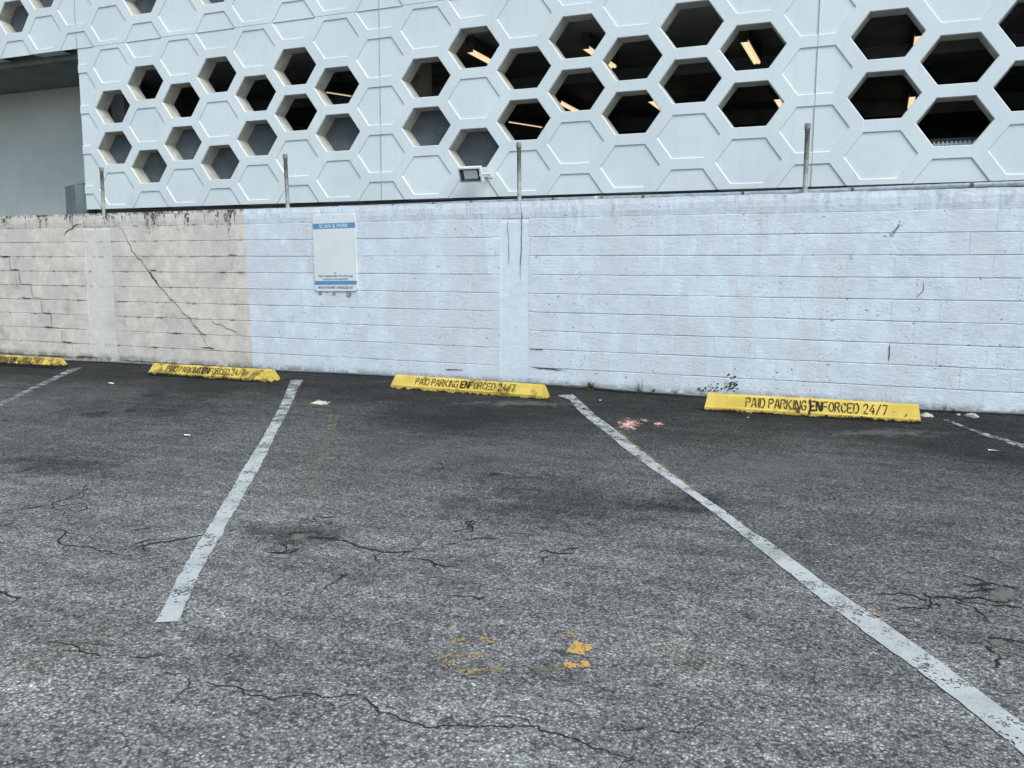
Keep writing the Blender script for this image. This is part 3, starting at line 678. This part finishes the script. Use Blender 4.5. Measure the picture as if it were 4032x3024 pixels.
# ------------------------------------------------------------------ wheel stops
GLY = {'P': [[(0,0),(0,1)],[(.26,1),(.7,1),(.92,.78),(.7,.54),(.26,.54)]], 'A': [[(0,0),(.38,1)],[(.62,1),(1,0)],[(.36,.32),(.66,.32)]], 'I': [[(.5,0),(.5,1)]],
       'D': [[(0,0),(0,1)],[(.3,1),(.65,1),(.95,.7),(.95,.3),(.65,0),(.3,0)]], 'R': [[(0,0),(0,1)],[(.26,1),(.7,1),(.92,.78),(.7,.54),(.26,.54)],[(.5,.42),(.98,0)]],
       'K': [[(0,0),(0,1)],[(.28,.56),(.95,1)],[(.38,.46),(1,0)]], 'N': [[(0,0),(0,1)],[(.2,.95),(.8,.05)],[(1,0),(1,1)]],
       'G': [[(.92,.78),(.7,1),(.35,1),(.05,.7),(.05,.3),(.3,0)],[(.55,0),(.75,0),(.95,.22),(.95,.45),(.6,.45)]], 'E': [[(0,0),(0,1)],[(.24,1),(.95,1)],[(.24,.5),(.75,.5)],[(.24,0),(.95,0)]],
       'F': [[(0,0),(0,1)],[(.24,1),(.95,1)],[(.24,.5),(.75,.5)]], 'O': [[(.4,1),(.05,.72),(.05,.28),(.4,0)],[(.62,0),(.95,.28),(.95,.72),(.62,1)]],
       'C': [[(.4,1),(.05,.72),(.05,.28),(.4,0)],[(.62,0),(.95,.24)],[(.62,1),(.95,.76)]], '2': [[(.05,.75),(.3,1),(.7,1),(.92,.75),(.6,.42)],[(.45,.3),(.1,0)],[(.3,0),(.98,0)]],
       '4': [[(.72,1),(.05,.35)],[(.28,.28),(1,.28)],[(.74,0),(.74,.62)]], '/': [[(.1,-.05),(.9,1.05)]], '7': [[(.05,1),(.95,1)],[(.85,.85),(.35,0)]]}
def lettering(txt, x0, x1, h, to3d, name, mat, parent, thick=.16, heavy=()):
    adv = [(.62 if c == ' ' else .55 if c == 'I' else 1.28) for c in txt]; tot = sum(adv); s = (x1 - x0) / tot; xx = x0; V = []; F = []
    for i, c in enumerate(txt):
        if c != ' ':
            wdt = s * (.4 if c == 'I' else 1.0); th = s * thick * (1.75 if i in heavy else 1)
            for pl in GLY[c]:
                for (a, b), (c2, d2) in zip(pl, pl[1:]):
                    p = Vector((xx + a * wdt, b * h)); q = Vector((xx + c2 * wdt, d2 * h)); d = (q - p)
                    if d.length < 1e-6: continue
                    d.normalize(); n_ = Vector((-d.y, d.x)) * th * .75; e_ = d * th * .3; n0 = len(V)
                    V += [to3d(*(p - e_ + n_)), to3d(*(p - e_ - n_)), to3d(*(q + e_ - n_)), to3d(*(q + e_ + n_))]; F.append((n0, n0 + 1, n0 + 2, n0 + 3))
        xx += adv[i] * s
    o = mesh_obj(name, V, F, mat, parent); o['kind'] = 'stuff'; return o
TXT = 'PAID PARKING ENFORCED 24/7'
def wheel_stop(pl, pr, H, mat, label, t0, t1, crack=None, seed=0, L=None):
    a = on_ground(*dsp(*pl)) if not isinstance(pl, Vector) else pl; b = on_ground(*dsp(*pr))
    if L: a = b + (a - b).normalized() * L
    d = (b - a); Lx = d.xy.length; ang = math.atan2(d.y, d.x)
    e = empty('wheel_stop', a); e.rotation_euler = (0, -math.atan2(d.z, Lx), ang)
    prof = [(0, 0), (0, .042), (.012, .052), (.062, H - .012), (.076, H), (.112, H), (.126, H - .012), (.176, .052), (.188, .042), (.188, 0)]
    r = random.Random(seed); N = 36; V = []; F = []; m = len(prof)
    for i in range(N + 1):
        t = i / N
        for (yy, zz) in prof:
            ins = .045 * (zz / H) * (1 - 2 * t) * (1 if i in (0, N) else 1) if True else 0
            j = .0022 * mnoise.noise(Vector((t * 30 + seed, yy * 40, zz * 40))) + (.004 * mnoise.noise(Vector((t * 9 + seed, yy * 20, zz * 20))))
            V.append((t * Lx + ins * .55, yy + j, max(0, zz + j) if zz else 0))
    for i in range(N):
        for k in range(m - 1): F.append((i * m + k, (i + 1) * m + k, (i + 1) * m + k + 1, i * m + k + 1))
    F.append(tuple(range(m - 1, -1, -1))); F.append(tuple(range(N * m, N * m + m)))
    o = mesh_obj('body', V, F, mat, e)
    y0, z0, y1, z1 = .012, .052, .062, H - .012
    sl = sqrt((y1 - y0) ** 2 + (z1 - z0) ** 2); nv = Vector((0, -(z1 - z0) / sl, (y1 - y0) / sl))
    def to3(u, v): t = v / sl; return Vector((u, y0 + (y1 - y0) * t, z0 + (z1 - z0) * t)) + nv * .0058
    hgt = sl * .80
    lettering(TXT, t0 * Lx, t1 * Lx, hgt, lambda u, v: to3(u, v + sl * .11), 'lettering', M_sten, e, .15, (13, 14))
    if crack:
        for (c0, wd, v0, v1, m_) in crack:
            pts = fractal([Vector((c0 * Lx + v0[0], 0, v0[1])), Vector((c0 * Lx + v1[0], 0, v1[1]))], .14, 3, seed)
            Vv = []; Ff = []
            for i, p in enumerate(pts):
                wq = wd * r.uniform(.4, 1); q = to3(p.x - wq, p.z) + nv * .002; q2 = to3(p.x + wq, p.z) + nv * .002; Vv += [q, q2]
            for i in range(len(pts) - 1): Ff.append((2 * i, 2 * i + 1, 2 * i + 3, 2 * i + 2))
            mesh_obj('crack' if m_ is M_crack else 'stain', Vv, Ff, m_, e)
    return tag(e, label, 'wheel stop', 'yellow wheel stops along the wall')
wheel_stop((1520, 888), (1990, 917), .158, M_yel[0], 'clean yellow concrete wheel stop, cracked in the middle, nearest the right border', .205, .86,
           [(.505, .010, (0, -.035), (.0, .115), M_crack), (.455, .022, (0, -.02), (-.02, .03), M_rusty), (.93, .006, (0, .0), (.01, .03), M_rusty)], 1)
wheel_stop((843, 839), (1172, 864), .140, M_yel[1], 'chipped yellow concrete wheel stop at the foot of the smooth white wall column', .17, .83, [(.62, .004, (0, .04), (.02, .1), M_crack)], 2)
wheel_stop((320, 811), (583, 827), .140, M_yel[2], 'dirty yellow concrete wheel stop with a broken end in front of the beige wall', .15, .80,
           [(.90, .004, (-.10, .06), (.05, .04), M_crack), (.97, .006, (-.06, .05), (.02, .08), M_crack)], 3)
wheel_stop((-150, 781), (121, 797), .135, M_yel[3], 'grimy yellow concrete wheel stop cut off by the left border', .22, .86, None, 4, 1.83)

# ------------------------------------------------------------------ painted markings on the asphalt
def resample(P, n):
    L = [0]
    for a, b in zip(P, P[1:]): L.append(L[-1] + (b - a).length)
    out = []
    for i in range(n):
        s = L[-1] * i / (n - 1); k = 0
        while k < len(L) - 2 and L[k + 1] < s: k += 1
        t = (s - L[k]) / max(1e-9, L[k + 1] - L[k]); out.append(P[k].lerp(P[k + 1], min(1, t)))
    return out
def line_mark(name, le, re_, mat, label, lift=.004, jit=.010, cat='parking line', group='painted parking lines', n=160):
    a = resample([on_ground(*p) for p in le], n); b = resample([on_ground(*p) for p in re_], n); V = []; F = []
    for i in range(n):
        s = (b[i] - a[i]).normalized(); j1, j2 = jit * mnoise.noise(a[i] * 19), jit * mnoise.noise(b[i] * 19 + Vector((7, 0, 0)))
        V += [a[i] + s * j1, b[i] + s * j2]
    for v in V: v.z = gz(v.x, v.y) + lift
    F = [(2 * i, 2 * i + 1, 2 * i + 3, 2 * i + 2) for i in range(n - 1)]
    return tag(mesh_obj(name, V, F, mat), label, cat, group)
zc = lambda z, L: [z(*p) for p in L]
line_mark('parking_line', zc(zA, [(1810,232),(1775,320),(1735,410),(1690,490),(1640,580),(1590,665),(1540,745),(1490,825),(1440,920),(1380,1010),(1330,1100),(1280,1180),(1215,1280),(1150,1390),(1090,1490),(1050,1590)]) + zc(zC, [(905,375)]),
          zc(zA, [(1888,232),(1850,290),(1815,380),(1780,450),(1735,530),(1700,600),(1660,690),(1610,790),(1560,870),(1520,940),(1470,1040),(1420,1110),(1385,1190),(1340,1260),(1290,1350),(1240,1440),(1200,1540),(1165,1620)]) + zc(zC, [(1040,368)]),
          M_line, 'white parking line left of the middle space, ending in the open asphalt')
line_mark('parking_line', zc(zF, [(210,172),(265,190),(300,235),(350,280),(420,330),(480,385),(540,430),(620,490),(700,545),(780,600),(860,660),(940,720),(1020,785),(1100,850),(1180,915),(1260,980),(1340,1045),(1420,1105),(1500,1165),(1580,1225)]) + zc(dsp, [(1990,1455),(2090,1532),(2175,1602),(2300,1702)]),
          zc(zF, [(280,168),(320,205),(380,260),(450,310),(520,370),(580,415),(650,470),(730,530),(810,590),(890,640),(970,700),(1050,760),(1120,800),(1200,860),(1280,920),(1360,980),(1450,1040),(1560,1110)]) + zc(dsp, [(2030,1430),(2130,1505),(2212,1568),(2330,1660)]),
          M_line, 'long white parking line running from the middle stop to the lower right corner')
line_mark('parking_line', zc(zA, [(440,160),(290,235),(160,295),(0,372),(-150,445)]), zc(zA, [(515,155),(340,235),(210,295),(30,380),(-110,455)]), M_line_worn, 'almost worn away parking line between the two leftmost wheel stops', n=120)
line_mark('parking_line', zc(zR, [(880,640),(1250,780),(1600,915),(1900,1010),(2212,1115),(2600,1245)]), zc(zR, [(960,630),(1330,780),(1680,890),(2000,975),(2260,1060),(2680,1190)]), M_line_worn, 'worn white parking line right of the rightmost wheel stop', n=100)
line_mark('old_line', zc(zB, [(590,330),(560,430),(535,520),(480,650),(430,820)]), zc(zB, [(650,330),(620,430),(590,520),(540,650),(490,820)]), M_line_ghost, 'ghost of an old tan line right of the left white line', .0035, group=None)
line_mark('old_line', zc(zF, [(455,318),(525,375),(655,475),(735,535),(815,595)]), zc(zF, [(470,318),(540,375),(670,475),(750,535),(830,595)]), paint('old orange line rim', (.34, .24, .10), .5, .9, top=.7), 'thin orange trace of an old line along the long white line', .0032, group=None)
# faded orange numerals
def marks(name, polys, label):
    e = tag(empty(name, on_ground(*zN(*polys[0][0][0]))), label, 'painted number', 'faded orange numerals')
    for P, m_, wd in polys:
        pts = resample([on_ground(*zN(*p)) for p in P], 14); V = []; F = []
        for i, p in enumerate(pts):
            d = (pts[min(i + 1, 13)] - pts[max(i - 1, 0)]).normalized(); s = d.cross(Vector((0, 0, 1)))
            V += [p + s * wd * (1 + .3 * mnoise.noise(p * 30)) + Vector((0, 0, .004)), p - s * wd * (1 + .3 * mnoise.noise(p * 33)) + Vector((0, 0, .004))]
        F = [(2 * i, 2 * i + 1, 2 * i + 3, 2 * i + 2) for i in range(13)]
        keep(mesh_obj('stroke', V, F, m_), e)
marks('painted_numeral', [([(780,395),(580,385)], M_orange, .024), ([(450,390),(340,410),(300,470)], M_orange, .026), ([(240,560),(250,640),(270,710)], M_orange, .036), ([(350,760),(440,785),(540,800)], M_orange, .024), ([(610,775),(720,770),(870,740)], M_orange, .022), ([(450,585),(590,590),(740,565)], M_orange, .026)], 'faded orange painted numeral 6, left of the pair on the asphalt')
marks('painted_numeral', [([(1350,390),(1440,350),(1560,330)], M_line_ghost, .022), ([(1640,325),(1740,320),(1820,350)], M_orange, .016), ([(1890,430),(1850,480),(1790,560)], M_orange2, .034), ([(1650,710),(1780,700),(1960,690)], M_orange2, .022), ([(1290,745),(1400,755),(1640,735)], M_line_ghost, .022)], 'faded orange painted numeral 2, right of the pair on the asphalt')
# spills and stains
def patch(name, px, py, wx, wy, mat, parent=None, label=None, cat=None, lift=.0045):
    c = on_ground(px, py); a = on_ground(px + wx, py); b = on_ground(px, py - wy)
    e1 = a - c; e2 = b - c; V = []; F = []; n = 12
    S = max(e1.length, e2.length)
    o_v = []
    for j in range(n + 1):
        for i in range(n + 1):
            p = c + e1 * (2 * i / n - 1) * 1.25 + e2 * (2 * j / n - 1) * 1.25; o_v.append(((p - c).x, (p - c).y, gz(p.x, p.y) - c.z + lift))
    F = [(j * (n + 1) + i, j * (n + 1) + i + 1, (j + 1) * (n + 1) + i + 1, (j + 1) * (n + 1) + i) for j in range(n) for i in range(n)]
    o = mesh_obj(name, o_v, F, mat); o.location = c
    uv = o.data.uv_layers.new(name='radial')
    for lp in o.data.loops:
        j, i = divmod(lp.vertex_index, n + 1); uv.data[lp.index].uv = ((2 * i / n - 1) * 1.25, (2 * j / n - 1) * 1.25)
    if parent: o.parent = parent
    if label: tag(o, label, cat)
    return o
patch('paint_spill', *zP(710, 705), 60, 30, M_pink, None, 'ragged pink paint spill on the dark asphalt beside the long white line', 'paint spill')
patch('paint_spill', *zP(1080, 695), 24, 12, M_pink, None, 'small pink paint spot right of the larger pink spill', 'paint spill')
patch('paint_spill', *zP(905, 650), 22, 10, M_pink, None, 'tiny pink paint flecks above the larger pink spill', 'paint spill')
patch('paint_spill', *zB(530, 276), 42, 10, M_cream, None, 'cream paint blot on the dark asphalt right of the left white line', 'paint spill')
for z_, P in ((zA, [(1860, 1210, 55, 18, M_tan)]), (zE, [(1430, 1105, 55, 20, M_tan), (1480, 480, 90, 30, M_tan)]),
              (zB, [(1560, 685, 40, 11, M_stain), (1380, 330, 120, 30, M_stain)]), (zA, [(960, 325, 75, 14, M_stain), (820, 425, 40, 10, M_stain), (600, 445, 80, 18, M_stain), (500, 1082, 80, 10, M_tan)]), (zN, [(1600, 530, 60, 12, M_stain)])):
    for (a, b, wx, wy, m_) in P: patch('ground_stain', *z_(a, b), wx, wy, m_, ground, lift=.003)
M_wear = paint('worn pale asphalt', (.17, .17, .165), .50, .8, noise_scale=6, edge=.32, soft=.14, top=.42)
M_oil = paint('soaked dark asphalt', (.022, .023, .024), .50, .7, noise_scale=5.0, edge=.32, soft=.14, top=.38)
for (a, b, wx, wy, m_) in ((1240, 1090, 330, 60, M_oil), (960, 912, 240, 38, M_oil), (120, 1005, 200, 30, M_oil), (1080, 1030, 120, 16, M_oil), (640, 1150, 200, 34, M_oil), (1500, 1085, 160, 30, M_oil), (330, 880, 260, 26, M_oil),
                           (1010, 965, 330, 34, M_wear), (60, 880, 190, 26, M_wear), (370, 1010, 30, 60, M_wear), (430, 970, 18, 22, M_wear), (1700, 1010, 330, 40, M_wear), (820, 960, 60, 60, M_wear), (1900, 935, 180, 10, M_wear), (1120, 872, 200, 7, M_wear)):
    patch('ground_stain', *dsp(a, b), wx * 1.82, wy * 1.82, m_, ground, lift=.0022)
# cracks in the asphalt
NG = Vector((0, 0, 1))
def gcrack(z_, P, wd, amp=.16, seed=0, it=3):
    rr = random.Random(seed * 7 + 1)
    wd *= .68; pts = fractal([on_ground(*z_(*p)) for p in P], amp, it, seed)
    for p in pts: p.z = gz(p.x, p.y)
    ribbon('crack', pts, wd, M_crack, ground, NG, .0028, seed)
    Ltot = sum((b - a).length for a, b in zip(pts, pts[1:]))
    for q in range(int(Ltot * 3.2) + 1):                # side branches
        i = rr.randrange(len(pts)); a = pts[i]; an = rr.uniform(0, 2 * pi); L = rr.uniform(.05, .24); b = a + Vector((cos(an), sin(an), 0)) * L
        m_ = (a + b) / 2 + Vector((rr.uniform(-.3, .3), rr.uniform(-.3, .3), 0)) * L; bp_ = fractal([a, m_, b], .2, 2, seed + q)
        for p in bp_: p.z = gz(p.x, p.y)
        ribbon('crack', bp_, wd * .55, M_crack, ground, NG, .0026, seed + q)
CR = [(zA, .008, [[(540,905),(435,965),(320,1005),(318,1100)],[(320,1005),(440,1010),(560,995)],[(-40,1085),(100,1045),(200,1025),(320,1005)],[(215,1140),(290,1160),(400,1170),(395,1200),(365,1235),(390,1260),(500,1268),(590,1280),(690,1300),(760,1325),(810,1330)],
        [(-30,1540),(0,1550),(120,1590),(70,1620)],[(945,600),(1100,605)],[(1580,625),(1700,595)],[(10,805),(140,800),(230,780)],[(330,785),(430,780)],[(1400,1185),(1460,1165)],[(90,1120),(20,1140)],[(830,1165),(960,1150)],[(470,1060),(550,1010)]]),
      (zA, .016, [[(820,1270),(1000,1240),(1150,1220),(1330,1190)],[(1790,1195),(1840,1178),(1910,1182)],[(1900,1222),(2050,1215),(2110,1222)],[(1690,1306),(1790,1312),(1860,1280)]]),
      (zB, .012, [[(600,1065),(700,1090),(850,1130),(920,1145),(1060,1140),(1100,1120)],[(1040,1180),(1180,1200),(1250,1225),(1350,1235)],[(1290,1020),(1420,1010)],[(1370,970),(1430,960)],[(1370,975),(1420,990)],[(1780,1145),(1850,1130),(1900,1150),(2030,1152)],[(1960,1130),(2040,1118)],[(1350,1075),(1570,1065)],[(220,1145),(310,1145),(410,1120)],[(500,935),(650,938)],[(640,1295),(700,1270)],[(1450,1425),(1485,1405)],[(1160,660),(1270,655)]]),
      (zC, .0055, [[(200,480),(340,490),(460,520),(540,555),(650,565)],[(750,575),(960,572)],[(950,660),(990,675),(1100,668)],[(1140,722),(1220,725),(1370,745),(1420,795),(1590,822),(1700,800),(1830,790),(1920,810),(2090,795),(2130,765)],[(2090,795),(2170,860),(2212,900)],[(1960,125),(2020,95)]]),
      (zD, .0055, [[(130,860),(260,750),(300,810),(400,820),(550,870),(620,900),(760,885),(850,885),(920,895),(1110,900),(1180,885),(1300,888),(1310,915),(1440,940),(1560,985),(1700,1030),(1830,1080),(1900,1105),(2070,1130)],[(1810,915),(2000,885)]]),
      (zE, .016, [[(390,535),(500,540)],[(430,440),(480,480),(560,510),(700,500),(830,520),(1050,520),(1200,510),(1300,545),(1420,575),(1550,570),(1620,545),(1765,590)],[(1160,390),(1330,400),(1600,430)],[(860,570),(960,590)],[(590,600),(700,610)],[(1290,1035),(1450,1050),(1650,1095)],[(1260,1140),(1310,1190),(1380,1240)],[(1000,350),(1200,335),(1400,330)],[(1480,350),(1700,400)],[(1340,620),(1500,610),(1760,660)]])]
k = 0
for z_, wd, Ls in CR:
    for P in Ls: k += 1; gcrack(z_, P, wd, .16, 100 + k)

# ------------------------------------------------------------------ weeds and litter
def tuft(px, py, n, h, label, seed, spread=.5):
    r = random.Random(seed); c = on_ground(px, py); c.y = min(c.y, YW - .05); c.z = gz(c.x, c.y)
    e = tag(empty('grass_tuft', c), label, 'grass'); 
    for i in range(n):
        a = r.uniform(0, 2 * pi); L = h * r.uniform(.5, 1.1); lean = r.uniform(.15, 1) * spread; b0 = Vector((r.gauss(0, .018), r.uniform(-.012, .012), 0)); V = []; F = []
        dr = Vector((cos(a), -abs(sin(a)) * .5, 0)); sd = Vector((-dr.y, dr.x, 0)).normalized()
        for k_ in range(6):
            t = k_ / 5; p = b0 + dr * (L * lean * t * t * 1.3) + Vector((0, 0, L * (t - .45 * lean * t * t))); wv = .005 * (1 - t * .9)
            p.z = max(p.z, .001); V += [p - sd * wv, p + sd * wv]
        F = [(2 * q, 2 * q + 1, 2 * q + 3, 2 * q + 2) for q in range(5)]
        mesh_obj('blade', V, F, M_grass, e)
tuft(*zP(250, 265), 46, .16, 'largest tuft of green grass at the wall foot right of the middle stop', 1, 1.0)
tuft(*zP(868, 295), 12, .17, 'thin upright grass sprig at the wall foot left of the right stop', 2, .35)
tuft(*zP(1325, 330), 8, .09, 'small weed at the wall foot close to the right stop', 3, .5)
tuft(*zR(885, 520), 9, .11, 'small weed at the wall foot just right of the right stop', 4, .4)
def rock(px, py, sx, sy, sz, label, seed, mat=M_stoneC, name='stone', cat='stone'):
    r = random.Random(seed); bm = bmesh.new(); bmesh.ops.create_icosphere(bm, subdivisions=2, radius=1)
    for v in bm.verts:
        n_ = 1 + .28 * mnoise.noise(v.co * 1.7 + Vector((seed, 0, 0))); v.co = Vector((v.co.x * sx * n_, v.co.y * sy * n_, max(-.3, v.co.z * n_) * sz))
    c = on_ground(px, py); o = bm_obj(name, bm, mat); o.location = c + Vector((0, 0, sz * .28)); o.rotation_euler.z = r.uniform(0, 3)
    return tag(o, label, cat)
rock(*zR(610, 590), .06, .035, .03, 'pale stone lying against the end of the right wheel stop', 1)
rock(*zR(1355, 595), .06, .035, .03, 'largest pale stone below the conduit near the right border', 2)
rock(*zR(1138, 560), .022, .015, .012, 'tiny pale stone below the conduit, left of the largest one', 3)
def scrap(px, py, L, wd, mat, name, label, cat, seed):
    r = random.Random(seed); c = on_ground(px, py); V = []; a = r.uniform(-.5, .5); n = 5
    for i in range(n + 1):
        t = i / n; ww = wd * (sin(pi * (.08 + .84 * t))); V += [Vector((L * (t - .5), -ww, .004 + .012 * sin(t * 3) * r.uniform(.5, 1))), Vector((L * (t - .5), ww, .003 + .010 * (1 - t)))]
    F = [(2 * i, 2 * i + 1, 2 * i + 3, 2 * i + 2) for i in range(n)]
    o = mesh_obj(name, V, F, mat); o.location = c; o.rotation_euler.z = a; tag(o, label, cat)
zQ = zoomer(2600, 1500, 2.011)
scrap(*zQ(635, 256), .075, .022, M_leaf, 'dry_leaf', 'dry orange leaf lying under the front of the right wheel stop', 'leaf', 1)
scrap(*zQ(708, 296), .05, .02, M_leaf, 'dry_leaf', 'dull orange leaf on the asphalt just below the right wheel stop', 'leaf', 2)
scrap(*zQ(843, 268), .03, .02, M_leaf, 'dry_leaf', 'small upright pale leaf against the front of the right wheel stop', 'leaf', 3)
scrap(*zR(1790, 1163), .13, .010, M_butt, 'paper_scrap', 'thin white scrap on the asphalt near the right border', 'litter', 4)
scrap(*zP(410, 410), .10, .008, M_butt, 'paper_scrap', 'thin white scrap beside the top of the long white line', 'litter', 5)
scrap(*zA(1165, 580), .05, .03, M_butt, 'paper_scrap', 'small white scrap on the asphalt left of the left white line', 'litter', 6)
scrap(*zA(690, 255), .09, .03, M_butt, 'paper_scrap', 'pale scrap on the asphalt in front of the dirty yellow stop', 'litter', 7)
scrap(*zA(1610, 1112), .025, .012, M_leaf, 'dry_leaf', 'tiny yellowish leaf right of the left white line', 'leaf', 8)
scrap(*zF(1582, 1120), .03, .014, M_leaf, 'dry_leaf', 'small orange leaf beside the lower end of the long white line', 'leaf', 9)
rock(*zF(1050, 1120), .03, .02, .012, 'dark flat pebble left of the lower long white line', 9, M_clamp, 'pebble', 'pebble')
